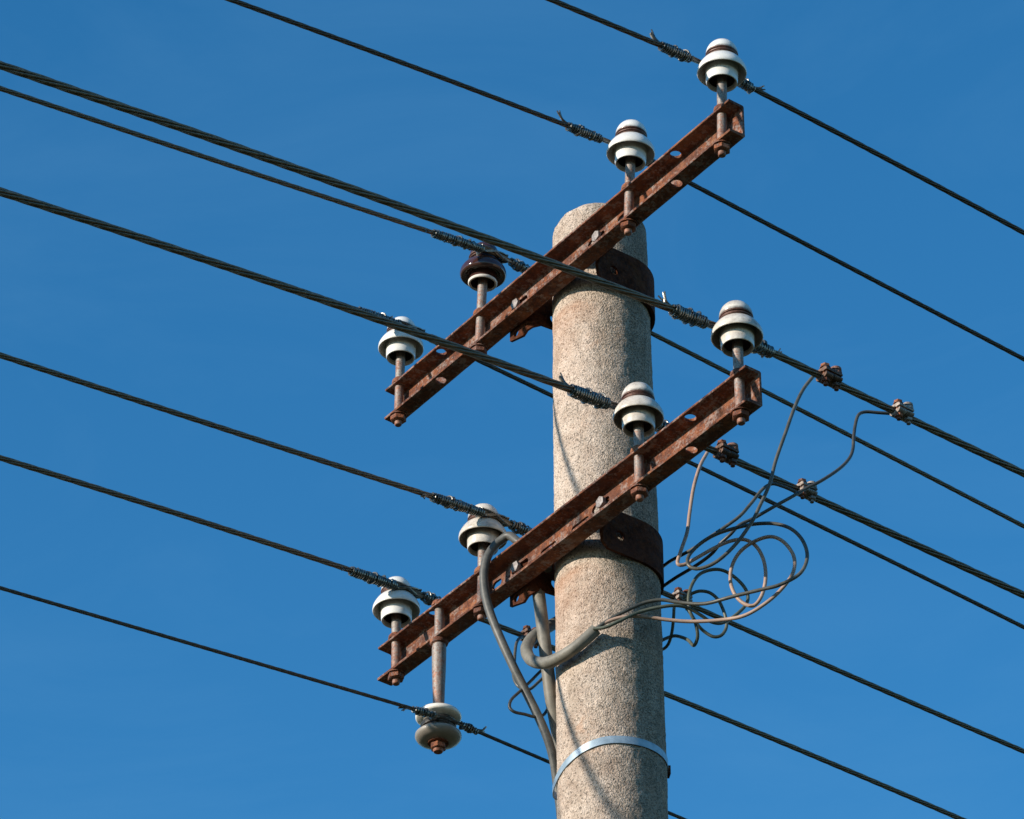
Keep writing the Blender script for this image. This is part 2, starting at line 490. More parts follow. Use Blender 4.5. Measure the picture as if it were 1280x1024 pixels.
def crossarm(which, x0, x1, rounds, slots, label):
    t = empty('crossarm', W * WEB + Z * Z_ARM[which], FR)
    tag(t, label, 'crossarm', 'rusty steel crossarms on the pole')
    obj('steel_channel', channel_mesh(x0, x1, rounds, slots), t)
    # bolts through the web with six-sided heads, nuts behind the strap
    RY = Matrix.Rotation(pi / 2, 3, 'X')
    for sx in (-1, 1):
        b = MB(); o = V((sx * .138, 0, .050))
        b.prism(6, .0125, .0052, .0148, o=o, rot=RY, phase=.2 + .3 * sx)       # towards -y
        b.tube([o + V((0, -.006, 0)), o + V((0, .034, 0))], .0068, 14)
        b.build('bolt', M['bolt'], t)
        b = MB(); b.prism(6, .0125, -.0185, -.0085, o=o, rot=RY); b.build('nut', M['rust_nut'], t)
    # strap clamp round the back of the pole: ears flat on the web, sides, half circle
    cy = -WEB                                    # pole axis in local y
    R1 = (.1015 if which == 'up' else .1045); th = .006
    path = [(-.172, .0035), (-.128, .0035), (-.117, .006), (-.109, .014), (-R1, .030), (-R1, cy)]
    for i in range(1, 24):
        a = pi - pi * i / 24; path.append((R1 * cos(a), cy + R1 * sin(a)))
    path += [(R1, cy), (R1, .030), (.109, .014), (.117, .006), (.128, .0035), (.172, .0035)]
    P = [V((x, y, 0)) for x, y in path]
    vs = []; fs = []; kz = 6
    for i, p in enumerate(P):
        tt = (P[min(i + 1, len(P) - 1)] - P[max(i - 1, 0)]).normalized(); nn = V((tt.y, -tt.x, 0))
        e = min(i, len(P) - 1 - i)
        sq = .016 if e == 0 else (.004 if e == 1 else 0)
        flare = .0 if 4 < i < len(P) - 5 else 0
        right = i > len(P) // 2
        if right:
            za, zb = (-.022, .074) if e > 3 else (((.008, .070), (.008, .070), (.0, .072), (-.014, .074))[e])
        else:
            za, zb = (-.036 + sq, .074 - sq)
            lift = .044 * max(0, 1 - abs(i - 6.5) / 6.5) if i > 1 else 0
            za += lift
        for d in (-th / 2, th / 2):
            for k in range(kz):
                q = p + nn * d * (1 if True else 0); vs.append((q.x, q.y, za + (zb - za) * k / (kz - 1)))
    m = len(P); row = 2 * kz
    for i in range(m - 1):
        for k in range(kz - 1):
            a = i * row + k; c = (i + 1) * row + k
            fs.append((a, c, c + 1, a + 1)); fs.append((a + kz, a + kz + 1, c + kz + 1, c + kz))
        a = i * row; c = (i + 1) * row
        fs.append((a, a + kz, c + kz, c)); fs.append((a + kz - 1, c + kz - 1, c + 2 * kz - 1, a + 2 * kz - 1))
    for i in (0, m - 1):
        a = i * row
        for k in range(kz - 1): fs.append((a + k, a + k + 1, a + kz + k + 1, a + kz + k))
    sm = MB(); sm.add(vs, fs)
    base = obj('tmp', sm.mesh('strap', M['rust_dark'], 40))
    c = MB()
    for sx in (-1, 1):
        c.prism(16, .0105, -.2, .2, o=V((sx * R1, .060, .018)), rot=Matrix.Rotation(pi / 2, 3, 'Y'), ch=.0001)
        c.prism(16, .0080, -.03, .03, o=V((sx * .150, .0035, -.012)), rot=RY, ch=.0001)
    cut = obj('tmpcut', c.mesh('cut', M['rust']))
    md = base.modifiers.new('b', 'BOOLEAN'); md.object = cut; md.operation = 'DIFFERENCE'; md.solver = 'EXACT'
    dg = bpy.context.evaluated_depsgraph_get(); dg.update()
    me = bpy.data.meshes.new_from_object(base.evaluated_get(dg)); me.name = 'clamp_strap'
    bpy.data.objects.remove(base); bpy.data.objects.remove(cut)
    me.polygons.foreach_set('use_smooth', [True] * len(me.polygons)); me.set_sharp_from_angle(angle=radians(40))
    obj('clamp_strap', me, t)
    return t

SL = [(-.150, -.112, .050, .0085), (.112, .150, .050, .0085), (.045, .085, .040, .0085), (-.055, -.02, .040, .0085)]
crossarm('up', -.572, .598, (-.388, .411), SL + [(.21, .225, .05, .008)], 'upper rusty steel channel crossarm clamped near the rounded pole top')
crossarm('low', -.575, .612, (-.40, .429), SL + [(-.215, -.20, .05, .008)], 'lower rusty steel channel crossarm with grey cable draped over it')

# ------------------------------------------------------------------ insulators
PIN_PROF = [(0, .0735), (.008, .0731), (.0155, .0712), (.0220, .0670), (.0272, .0605), (.0304, .0530), (.0318, .0460), (.0308, .0415), (.0285, .0395),
            (.0276, .0370), (.0276, .0345), (.0288, .0322), (.0305, .0300), (.0342, .0272), (.0385, .0228), (.0425, .0170), (.0460, .0105), (.0485, .0045),
            (.0490, -.0005), (.0491, -.0030), (.0480, -.0050), (.0462, -.0050), (.0448, -.0028), (.0425, .0010), (.0385, .0050), (.0345, .0072),
            (.0335, .0060), (.0325, .0010), (.0320, -.0080), (.0316, -.0180), (.0312, -.0250), (.0300, -.0280), (.0284, -.0285), (.0268, -.0266), (.0258, -.0200),
            (.0240, -.0050), (.0210, .0060), (.0140, .0090), (.0105, .0080)]
BROWN_PROF = [(0, .0720), (.010, .0712), (.0195, .0672), (.0265, .0600), (.0298, .0520), (.0290, .0430), (.0255, .0385), (.0245, .0350), (.0255, .0315),
              (.0290, .0280), (.0330, .0240), (.0385, .0190), (.0435, .0125), (.0475, .0050), (.0490, -.0030), (.0480, -.0085), (.0450, -.0115), (.0410, -.0115),
              (.0365, -.0075), (.0325, -.0050), (.0300, -.0060), (.0292, -.0120), (.0290, -.0195), (.0298, -.0215), (.0300, -.0245), (.0292, -.0268), (.0270, -.0275), (.0250, -.0255), (.0240, -.018),
              (.0235, -.004), (.0200, .006), (.0130, .009), (.0100, .008)]
cache = {}
def cached(key, fn):
    if key not in cache: cache[key] = fn()
    return cache[key]

def insulator(arm, rim_px, nut_px, label, mat='white', prof=PIN_PROF, rings=3):
    zb = Z_ARM[arm]
    foot = on_plane(*nut_px, W, PINW)
    a = foot.dot(A)
    foot = A * a + W * PINW + Z * zb
    rim = on_plane(*rim_px, W, PINW)
    up = (rim - foot).normalized()
    x = (A - up * A.dot(up)).normalized(); y = up.cross(x)
    rot = Matrix((x, y, up)).transposed()
    h = (rim - foot).length
    t = empty('pin_insulator', foot, rot)
    tag(t, label, 'insulator', 'pin insulators on the crossarms')
    m = MB(); m.lathe(prof, 64)
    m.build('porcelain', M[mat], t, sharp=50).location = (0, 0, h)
    if prof is BROWN_PROF:
        m = MB(); m.lathe([(.0296, -.0222), (.0306, -.0235), (.0306, -.0262), (.0292, -.0284), (.0262, -.0284), (.0252, -.0262)], 64, o=V((0, 0, h))); m.build('base_ring', M['biscuit'], t)
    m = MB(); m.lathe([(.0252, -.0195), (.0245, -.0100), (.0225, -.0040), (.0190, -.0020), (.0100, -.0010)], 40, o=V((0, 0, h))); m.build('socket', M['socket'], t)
    # pin: shank, tapered neck, collar above the top flange, nut and thread end below
    hs_ = H_ARM
    m = MB()
    m.lathe([(.0, -.026), (.0062, -.026), (.0076, -.0245), (.0078, -.004), (.0092, .0), (.0096, .004), (.0096, hs_ - .002), (.0094, hs_ + .012), (.0098, hs_ + .02), (.0100, h - .035), (.0100, h - .005), (.0095, h + .012), (0, h + .012)], 24)
    m.build('pin', M['pin'], t)
    m = MB(); m.lathe([(.008, hs_ + .0005), (.0155, hs_ + .0005), (.0168, hs_ + .003), (.0160, hs_ + .0085), (.0125, hs_ + .013), (.009, hs_ + .014)], 20); m.build('collar', M['rust_nut'], t)
    m = MB(); m.lathe([(.0075, -.0005), (.0185, -.0005), (.0185, -.0028), (.0075, -.0028)], 24)
    m.prism(6, .0172, -.0155, -.0030, phase=random.uniform(0, 1), ch=.0018); m.build('nut', M['rust_nut'], t)
    m = MB()
    for k in range(rings + 1):                       # turns of soft wire in the neck groove
        zz = h + .0368 + (k - rings / 2) * .0029; ph = random.uniform(0, 6)
        pts = [V(((.0292 + .0012 * (k % 2)) * cos(q), (.0292 + .0012 * (k % 2)) * sin(q), zz + .0012 * sin(q + ph))) for q in [2 * pi * i / 40 for i in range(41)]]
        m.tube(pts, .0019, 8, cap=False)
    m.build('neck_tie', M['copper'], t)
    return dict(T=t, a=a, h=h, up=up, rim=rim, rot=rot, zg=.0368)

INS = {}
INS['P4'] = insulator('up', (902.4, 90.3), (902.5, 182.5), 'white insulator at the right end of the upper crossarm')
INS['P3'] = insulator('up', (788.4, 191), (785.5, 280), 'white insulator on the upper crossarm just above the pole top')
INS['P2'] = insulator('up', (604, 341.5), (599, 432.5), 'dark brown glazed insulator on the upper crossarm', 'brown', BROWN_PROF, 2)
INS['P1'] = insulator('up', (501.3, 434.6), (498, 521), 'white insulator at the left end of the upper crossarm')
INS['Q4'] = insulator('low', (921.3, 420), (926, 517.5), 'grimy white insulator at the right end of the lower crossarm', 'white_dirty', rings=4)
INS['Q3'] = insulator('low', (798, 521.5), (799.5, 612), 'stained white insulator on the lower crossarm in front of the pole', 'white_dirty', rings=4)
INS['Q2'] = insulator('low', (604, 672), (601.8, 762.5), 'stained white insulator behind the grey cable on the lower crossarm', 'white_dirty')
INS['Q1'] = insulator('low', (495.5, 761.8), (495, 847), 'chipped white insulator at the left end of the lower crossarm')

# spool insulator hanging below the lower arm
sp = on_plane(549, 800, W, PINW); sa = sp.dot(A)
sfoot = A * sa + W * PINW + Z * Z_ARM['low']
sc_ = on_plane(548, 908, W, PINW)
up = (sfoot - sc_).normalized(); x = (A - up * A.dot(up)).normalized(); y = up.cross(x)
srot = Matrix((x, y, up)).transposed(); sh = (sfoot - sc_).length
t = empty('spool_insulator', sfoot, srot)
tag(t, 'spool insulator hanging on a long rusty rod below the lower crossarm', 'insulator')
m = MB()
m.lathe([(.010, .036), (.020, .0355), (.033, .033), (.042, .028), (.0455, .0225), (.0452, .0185), (.0425, .0160), (.034, .0140), (.0270, .0105), (.0240, .004), (.0240, -.006), (.0270, -.0120),
         (.034, -.0150), (.0420, -.0170), (.0455, -.0205), (.0458, -.0245), (.0425, -.0300), (.034, -.0345), (.022, -.0370), (.0165, -.037), (.0155, -.034), (.010, -.033)], 56)
m.build('spool', M['soot_shade'], t, sharp=50).location = (0, 0, -sh)
m = MB(); m.lathe([(0, H_ARM + .012), (.008, H_ARM + .012), (.0095, H_ARM + .009), (.0095, .0), (.0125, -.002), (.0145, -.02), (.0138, -.07), (.0122, -.115), (.0112, -sh + .042), (.0105, -sh + .03), (.0105, -sh - .056), (.0085, -sh - .059), (0, -sh - .059)], 24)
m.build('rod', M['rod'], t)
m = MB(); m.lathe([(.009, H_ARM + .0005), (.016, H_ARM + .0005), (.0165, H_ARM + .004), (.014, H_ARM + .011), (.009, H_ARM + .013)], 20); m.build('collar', M['rust_nut'], t)
m = MB(); m.lathe([(.0095, -.0005), (.0185, -.0005), (.019, -.004), (.0175, -.0085), (.0135, -.0105)], 24); m.build('collar', M['rust_nut'], t)
m = MB(); m.lathe([(.010, -sh + .037), (.0150, -sh + .037), (.0150, -sh + .047), (.010, -sh + .047)], 4); m.build('square_nut', M['rust_nut'], t)
m = MB(); m.lathe([(.009, -sh - .0345), (.0205, -sh - .0370), (.0205, -sh - .0395), (.009, -sh - .0395)], 24)
m.prism(6, .0158, -sh - .0535, -sh - .0398, phase=.35, ch=.0018); m.build('nut', M['rust_nut'], t)
m = MB()
for k in range(11):
    zz = -sh - .012 + (k % 6) * .0044; rr = .0275 + .0045 * (k // 6) + .0012 * (k % 2); ph = k * 1.3
    m.tube([V((rr * cos(q), rr * sin(q), zz + .0032 * sin(q + ph))) for q in [2 * pi * i / 40 for i in range(41)]], .0024, 8, cap=False)
m.build('neck_tie', M['copper_dark'], t)

# ------------------------------------------------------------------ conductors
def lsq2(rows, rhs, ridge):
    k = len(rows[0])
    Mx = [[sum(r[i] * r[j] for r in rows) + (ridge[i] if i == j else 0) for j in range(k)] for i in range(k)]
    b = [sum(r[i] * q for r, q in zip(rows, rhs)) for i in range(k)]
    for i in range(k):
        p = max(range(i, k), key=lambda q: abs(Mx[q][i])); Mx[i], Mx[p] = Mx[p], Mx[i]; b[i], b[p] = b[p], b[i]
        for q in range(i + 1, k):
            f = Mx[q][i] / Mx[i][i]
            for c in range(i, k): Mx[q][c] -= f * Mx[i][c]
            b[q] -= f * b[i]
    xx = [0] * k
    for i in range(k - 1, -1, -1): xx[i] = (b[i] - sum(Mx[i][c] * xx[c] for c in range(i + 1, k))) / Mx[i][i]
    return xx

WIRES = {}
def conductor(key, T, side, R, left, right, label, mat, bindL, bindR, thick=1.0, front=False, lay=19, coilr=None):
    """T: point where the conductor touches the neck; left/right: surveyed points"""
    a0 = T.dot(A)
    def fit(pts):
        rows = []; rhs = []
        for (px, py) in pts:
            r = on_plane(px, py, A, a0); s = (r - T).dot(W); rows.append([s, s * s]); rhs.append(r.z - T.z)
        return lsq2(rows, rhs, [1e-5, .12])
    aL, bL = fit(left); aR, bR = fit(right)
    def zof(s):
        a, b = (aL, bL) if s < 0 else (aR, bR)
        lim = 1.9 if s > 0 else 1.6
        q = min(abs(s), lim)
        z = a * (q if s > 0 else -q) + b * q * q
        if abs(s) > lim:
            e = abs(s) - lim
            sl = (a + 2 * b * q) if s > 0 else (-a + 2 * b * q)
            z += sl * e + .0022 * e * e + (.00 * e)
        return z
    def c(s): return T + W * s + Z * zof(s)
    def cs(s):                                     # rounded over the support
        return (c(s) * 2 + c(s - .012) + c(s + .012)) / 4
    WIRES[key] = c
    m = MB(); rs = R / 3.0
    ss = [-2.1 + .0075 * i for i in range(int((2.3 + 2.1) / .0075) + 1)]
    L = lay * 2 * R
    for k in range(6):
        ph = 2 * pi * k / 6
        pts = [cs(s) + (A * cos(2 * pi * s / L + ph) + Z * sin(2 * pi * s / L + ph)) * (2 * rs * .985) for s in ss]
        m.tube(pts, rs * .99, 8)
    m.tube([cs(s) for s in ss[::4]], rs * 1.02, 6)
    for sgn, s0 in ((-1, -2.1), (1, 2.3)):          # on towards the next poles
        m.tube([cs(s0 + sgn * e) for e in (-.004, .3, 1, 2, 4, 7, 10, 14, 18, 22)], R * .93, 8)
    w = m.build('overhead_wire', M[mat], sharp=60)
    tag(w, label, 'power line', 'overhead line wires')
    w['label'] = label
    # served binding on both sides
    for (s0, s1) in (bindL, bindR):
        m = MB(); rw = .0019; n_t = int(abs(s1 - s0) / .0052)
        Rc = (coilr or R * 1.30 + rw)
        pts = []; seed = sum(map(ord, key)) + (7 if s0 > 0 else 0); rnd = random.Random(seed); sz_ = V((seed * 1.7, seed * .9, 0))
        for i in range(n_t * 12 + 1):
            f = i / (n_t * 12); s = s0 + (s1 - s0) * f; an = 2 * pi * i / 12
            jit = noise.noise(V((s * 170, 0, 0)) + sz_) * .0015 + max(0, noise.noise(V((i * .055, 3, 0)) + sz_) - .30) * .008
            sl = noise.noise(V((s * 75, 0, 4)) + sz_) * .0030 + .0012 * sin(an * .5 + seed) * noise.noise(V((s * 30, 9, 0)) + sz_)
            bul = Rc * (.88 + .12 * sin(pi * min(1, f * 1.15))) + jit
            pts.append(cs(s + sl) + A * cos(an) * bul + Z * (sin(an) * bul - R * .22))
        m.tube(pts, rw, 6)
        sa_, sb_ = (s0, -.022) if s0 < 0 else (.022, s1)
        m.tube([cs(sa_ + (sb_ - sa_) * i / 8) - Z * (R * .55) + A * .001 for i in range(9)], R * .72, 8)   # strand laid alongside
        # loose frayed tail at the outer end
        so = s0 if abs(s0) > abs(s1) else s1; sg = -1 if so < 0 else 1
        for j in range(2):                               # loose turns lying across the others
            sc0 = s0 + (s1 - s0) * rnd.uniform(.12, .85); tl = rnd.uniform(-.010, .010); ph = rnd.uniform(0, 6)
            m.tube([cs(sc0 + tl * sin(q + ph)) + (A * cos(q) + Z * sin(q)) * (Rc * 1.28) - Z * R * .2 for q in [2 * pi * i / 22 for i in range(20)]], rw, 6)
        for j in range(rnd.choice((4, 5, 6))):
            e = cs(so)
            ang = rnd.uniform(-.5, .5)
            upd = rnd.uniform(.35, 1.0) * (1 if sg < 0 and not front else (.7 if sg > 0 else -.55))
            d1 = (W * sg * .012 + Z * .010 * upd + A * .006 * ang)
            d2 = (W * sg * rnd.uniform(.005, .02) + Z * rnd.uniform(.012, .024) * upd + A * .012 * ang)
            m.tube(catmull([e - W * sg * .012 + Z * R * (.7 if upd > 0 else -.7), e + d1, e + d1 + d2 * .8], 4), .0016, 5)
        m.build('wire_binding', M['binding'], w)
    return w

def tie_cross(key, T, side, R, hw=.030):
    """turns of tie wire that cross over the conductor in front of the neck; child of its insulator"""
    ins = INS[key]; m = MB(); c = WIRES[key]; rnd = random.Random(len(key) + int(T.x * 99))
    inv = ins['T'].matrix_world.inverted()
    outd = A * side
    for j in range(7):
        o = (j - 3) * .0022; sgn = 1 if j % 2 == 0 else -1
        pts = []
        for i in range(13):
            f = i / 12; s = (-hw + 2 * hw * f)
            hgt = sgn * (R * 1.25) * cos(pi * f)
            bul = (R * 1.15) * sqrt(max(0, 1 - (cos(pi * f)) ** 2 * .96)) + .001 * (j % 3)
            pts.append(inv @ (c(s + o) + Z * hgt * (.9 + .05 * j / 3) + outd * bul))
        f0 = pts[0]; f1 = pts[-1]
        # ends dive to the back of the groove
        nk = inv @ (c(0) - outd * (.030))
        for (pp, lst) in ((f0, 0), (f1, -1)):
            sx = .033 * (1 if lst else -1)
            q = inv @ (c(sx * .8) - outd * .022 + Z * rnd.uniform(-.003, .003))
            if lst == 0: pts = [q] + pts
            else: pts = pts + [q]
        m.tube(catmull(pts, 3), .0019, 6)
    m.build('cross_tie', M['binding'], ins['T'])

def support(key, R):
    i = INS[key]; side = 1 if i['a'] < 0 else -1
    g_ = i['rim'] + i['up'] * (i['zg'] - (.005 if side > 0 else 0))
    return g_ + A * side * (.0285 + R), side

RW = dict(P4=.0056, P3=.0052, P2=.0054, P1=.0052, Q4=.0076, Q3=.0076, Q2=.0058, Q1=.0060)
PTS = dict(
 P4=([(685, 0), (820, 49)], [(955, 112), (1040, 160), (1280, 293)]),
 P3=([(285, 0), (450, 59), (580, 107.5), (660, 135), (705, 151)], [(865, 230), (1040, 323), (1280, 449)]),
 P2=([(0, 111), (160, 163), (300, 211), (502, 280), (535, 290)], [(812, 414), (907, 464), (957, 490), (1040, 534), (1280, 658)]),
 P1=([(0, 237), (260, 326), (335, 349), (420, 376), (440, 380)], [(690, 493.5), (860, 577.5), (945, 617.5), (1040, 666), (1140, 715), (1280, 784)]),
 Q4=([(0, 80.5), (160, 137.5), (300, 189), (412, 226), (500, 256), (660, 316), (835, 380)], [(972, 441), (1017, 465), (1059, 484), (1111, 514), (1280, 592)]),
 Q3=([(0, 241), (160, 292), (320, 346), (420, 382), (440, 387), (580, 435), (715, 485)], [(922, 576), (992, 612), (1022, 624), (1120, 667), (1280, 745)]),
 Q2=([(0, 444), (240, 522.5), (547, 626)], [(912, 780), (955, 796), (1040, 835), (1280, 939)]),
 Q1=([(0, 574), (240, 647.5), (320, 672.5), (440, 709)], [(628, 779), (657.5, 794), (829, 867), (880, 889), (1040, 956), (1203, 1024)]))
LAB = dict(
 P4='topmost wire, tied to the insulator at the right end of the upper crossarm',
 P3='wire tied to the white insulator just above the pole top',
 P2='wire tied to the dark brown insulator',
 P1='wire tied to the white insulator at the left end of the upper crossarm',
 Q4='thick twisted wire crossing in front of the upper crossarm and pole top',
 Q3='thick twisted wire tied to the insulator standing in front of the pole',
 Q2='wire tied to the insulator beside the grey cable on the lower crossarm',
 Q1='wire tied to the chipped insulator at the left end of the lower crossarm')
BIND = dict(P4=((-.125, -.052), (.050, .105)), P3=((-.135, -.050), (.050, .10)), P2=((-.155, -.030), (.045, .125)), P1=((-.135, -.030), (.05, .14)),
            Q4=((-.125, -.045), (.046, .115)), Q3=((-.135, -.045), (.05, .11)), Q2=((-.150, -.028), (.040, .12)), Q1=((-.138, -.028), (.040, .115)))
for k in PTS:
    T, side = support(k, RW[k])
    fr = side > 0
    conductor(k, T, side, RW[k], PTS[k][0], PTS[k][1], LAB[k], 'strand_dark' if k in ('P4', 'P3', 'P1') else 'strand', BIND[k][0], BIND[k][1], front=fr)
    if fr: tie_cross(k, T, side, RW[k])
Ts = sc_ + A * (.0285 + .0036) + Z * .001
conductor('S', Ts, 1, .0038, [(0, 735), (275, 815), (480, 876), (511, 886)], [(591, 914), (640, 934), (692.5, 955.5), (835, 1014), (852, 1024)],
          'thin lowest wire, tied to the hanging spool insulator', 'strand_dark', (-.085, -.030), (.030, .07), front=True, coilr=.0062)

# ------------------------------------------------------------------ steel strap low on the pole
m = MB(); pts = []
for i in range(97):
    a = radians(-180 + 360 * i / 96)
    r = RP + .0048
    x, y = r * cos(a), r * sin(a)
    # bulges round the cables that run down the left rear of the pole
    dl = (a - radians(150) + pi) % (2 * pi) - pi
    bulge = .014 * exp(-(dl / .42) ** 2)
    x += cos(a) * bulge; y += sin(a) * bulge
    lf = max(0, -cos(a)) ** 2
    pts.append(V((x, y, 5.283 - .030 * lf - .006 * max(0, -sin(a)) * 0 + .004 * cos(a))))
hw, th = .0078, .0008; vs = []; fs = []
for p in pts[:-1]:
    q = V((p.x, p.y, 0)).normalized()
    vs += [p - q * th - Z * hw, p + q * th - Z * hw, p + q * th + Z * hw, p - q * th + Z * hw]
k = len(pts) - 1
for i in range(k):
    j = (i + 1) % k
    for c in range(4): fs.append((i * 4 + c, j * 4 + c, j * 4 + (c + 1) % 4, i * 4 + (c + 1) % 4))
m.add(vs, fs)
band = m.build('strap_band', M['band'], sharp=60)
tag(band, 'shiny galvanised strap round the lower pole holding the cables', 'strap')
m = MB(); rz = Matrix.Rotation(radians(8), 3, 'Z')
m.box((-.003, -.009, -.009), (.0025, .009, .009), rot=rz, o=V((RP + .0068, .014, 5.284))); m.build('buckle', M['rust_dark'], band)

# ------------------------------------------------------------------ cables and taps
def path(pts, per=8):
    return catmull([p if isinstance(p, V) else at_y(*p) for p in pts], per)
def cable(name, pts, r, mat, label, cat, group=None, parent=None):
    m = MB(); m.tube(path(pts), r, 14); o = m.build(name, M[mat], parent, sharp=60)
    if parent is None: tag(o, label, cat, group)
    elif label: o['label'] = label
    return o

def on_arm(a, w, z): return A * a + W * w + Z * z
ca = on_plane(649, 666, W, -.129).dot(A)
c1 = cable('grey_cable', [on_arm(ca + .040, -.090, 5.735), on_arm(ca + .038, -.090, 5.772), on_arm(ca + .030, -.098, 5.796), on_arm(ca + .012, -.116, 5.804), on_arm(ca, -.129, 5.806), (637, 670, .034), (627, 675, .042), (618, 683, .046), (609, 697, .046), (605, 716, .046), (606, 738, .046), (612, 764, .040), (625, 797, .032), (641, 832, .034), (657, 864, .040), (672, 894, .044), (684, 922, .048), (692, 950, .058), (697, 985, .075), (702, 1030, .088), (704, 1110, .10)], .0088, 'sheath_dark',
      'grey cable draped over the lower crossarm and down to the strap', 'cable', 'thick grey cables on the pole')
c2 = cable('grey_cable', [(679, 690, .09), (673, 700, .065), (670, 716, .052), (673, 740, .044), (677, 772, .038), (681, 806, .036), (685, 840, .040), (689, 872, .048), (695, 905, .064), (702, 945, .082), (707, 1000, .098), (709, 1110, .11)], .0128, 'sheath',
      'thick pale cable running straight down beside the pole', 'cable', 'thick grey cables on the pole')
c3 = cable('grey_cable', [(712, 838, .125), (722, 800, .135), (712, 772, .125), (694, 779, .105), (679, 788, .080), (666, 797, .050), (658, 811, .015), (664, 825, -.015), (680, 829, -.045), (698, 823, -.075), (716, 812, -.100), (732, 799, -.112), (745, 787, -.118)], .0118, 'sheath',
      'thick pale cable looped round its neighbour, ending in loose wires', 'cable', 'thick grey cables on the pole')
cable('core_wire', [(738, 792, -.122), (752, 781, -.126), (768, 771, -.128), (790, 760, -.13), (808, 753, -.13), (826, 750, -.132), (842, 752, -.135), (857, 754, -.14), (875, 755, -.15), (890, 753, -.16), (915, 746, -.18), (952, 737, -.2), (975, 731, -.21), (1000, 717, -.215),
      (1009, 697, -.21), (1004, 677, -.2), (990, 662, -.19), (970, 655, -.18), (945, 655, -.175), (920, 660, -.17), (895, 668, -.165), (875, 680, -.16), (861, 695, -.16), (861, 707, -.165), (874, 711, -.17), (896, 702, -.18), (920, 680, -.185), (940, 652, -.19), (950, 632, -.195),
      (962, 605, -.2), (970, 575, -.2), (982, 541, -.2), (993, 510, -.19), (1004, 487, -.18), (1017, 470, -.175)], .0036, 'core', None, None, parent=c3)
cable('core_wire', [(740, 789, -.118), (760, 777, -.128), (782, 771, -.133), (806, 771, -.13), (835, 775, -.13), (865, 777, -.135), (902, 775, -.15), (932, 769, -.17), (960, 752, -.185), (980, 733, -.195), (992, 714, -.20), (992, 695, -.19), (980, 678, -.18), (964, 671, -.17),
      (945, 676, -.16), (927, 688, -.15), (916, 705, -.145), (913, 725, -.145), (918, 742, -.15), (929, 754, -.155), (942, 757, -.16), (952, 745, -.165), (957, 724, -.165), (955, 702, -.16), (946, 684, -.155), (932, 675, -.15), (915, 676, -.15), (895, 684, -.15), (870, 698, -.15), (855, 706, -.15),
      (847, 704, -.15), (851, 689, -.145), (859, 665, -.13), (862, 642, -.12), (867, 610, -.10), (875, 583, -.08), (884, 566, -.06)], .0036, 'core_light', 'pale insulated wire looping up to the clamp right of the crossarm', None, parent=c3)
cable('core_wire', [(742, 786, -.128), (757, 784, -.135), (775, 776, -.140), (797, 766, -.140), (820, 760, -.14), (843, 757, -.138), (860, 760, -.13), (876, 769, -.12), (888, 777, -.11), (902, 779, -.10), (917, 771, -.09), (931, 758, -.085), (935, 747, -.08), (931, 735, -.08), (920, 723, -.08),
      (906, 714, -.08), (892, 712, -.085), (876, 717, -.09), (866, 729, -.095), (861, 745, -.10), (862, 763, -.10), (869, 778, -.09), (872, 792, -.08), (871, 801, -.07), (867, 807, -.06), (861, 801, -.04), (853, 797, -.02), (843, 795, .0), (833, 798, .03), (822, 803, .06), (812, 806, .09)], .0034, 'core_green', None, None, parent=c3)
cable('tap_wire', [(815, 805, .10), (824, 811, .06), (830, 811, .04), (836, 804, .02), (840, 790, .0), (842, 772, -.02), (843, 758, -.03), (847, 751, -.03)], .0031, 'core_green',
      'short dull green wire hooked below the clamp beside the pole', 'wire', 'loose insulated wires right of the pole')
cable('tap_wire', [(853, 748, -.02), (865, 742, -.02), (875, 739, -.02), (887, 741, -.02), (897, 749, -.02), (903, 760, -.02), (907, 772, -.02), (908, 784, -.02), (902, 794, -.02), (892, 796, -.02), (881, 790, -.02), (872, 781, -.03), (864, 768, -.03), (856, 757, -.025)], .0033, 'core_green',
      'small dull green wire ring hanging from the clamp beside the pole', 'wire', 'loose insulated wires right of the pole')
cable('tap_wire', [(1113, 517, -.03), (1098, 516, -.035), (1082, 515, -.04), (1073, 519, -.045), (1069, 532, -.05), (1067, 548, -.06), (1066, 562, -.065), (1061, 574, -.075), (1048, 587, -.085), (1025, 602, -.10), (1005, 612, -.108), (990, 621, -.115), (970, 632, -.12), (942, 648, -.12), (925, 656, -.12),
      (913, 668, -.115), (900, 680, -.10), (889, 693, -.08), (870, 707, -.05), (845, 722, .0), (826, 735, .05), (808, 747, .09)], .0034, 'core_dark',
      'dark wire with a square bend at the far right clamp, running behind the pole', 'wire', 'loose insulated wires right of the pole')
cable('tap_wire', [(997, 617, -.06), (990, 613, -.065), (978, 608, -.07), (965, 605, -.075), (953, 612, -.08), (940, 628, -.085), (925, 645, -.09), (906, 659, -.09), (885, 673, -.08), (868, 685, -.06), (852, 694, -.03), (837, 702, .01), (824, 712, .05), (808, 724, .09)], .0034, 'core',
      'grey wire from the middle clamp to behind the pole', 'wire', 'loose insulated wires right of the pole')
cable('tap_wire', [(698, 818, .12), (688, 830, .09), (676, 839, .07), (662, 853, .05), (648, 866, .03), (639, 875, .02), (637, 884, .02), (643, 890, .02), (656, 893, .03), (668, 896, .04), (679, 894, .06), (686, 884, .08), (696, 868, .11)], .0031, 'core_dark',
      'thin dark wire loop sticking out left of the pole behind the cables', 'wire', 'thin loose wires left of the pole')
cable('tap_wire', [(659, 796, .21), (651, 797, .20), (646, 803, .18), (644, 814, .16), (643, 830, .14), (642, 846, .12), (648, 858, .11), (661, 862, .11), (674, 852, .12), (686, 840, .13), (698, 826, .14)], .0031, 'core',
      'thin grey wire bending down from the small clamp left of the pole', 'wire', 'thin loose wires left of the pole')

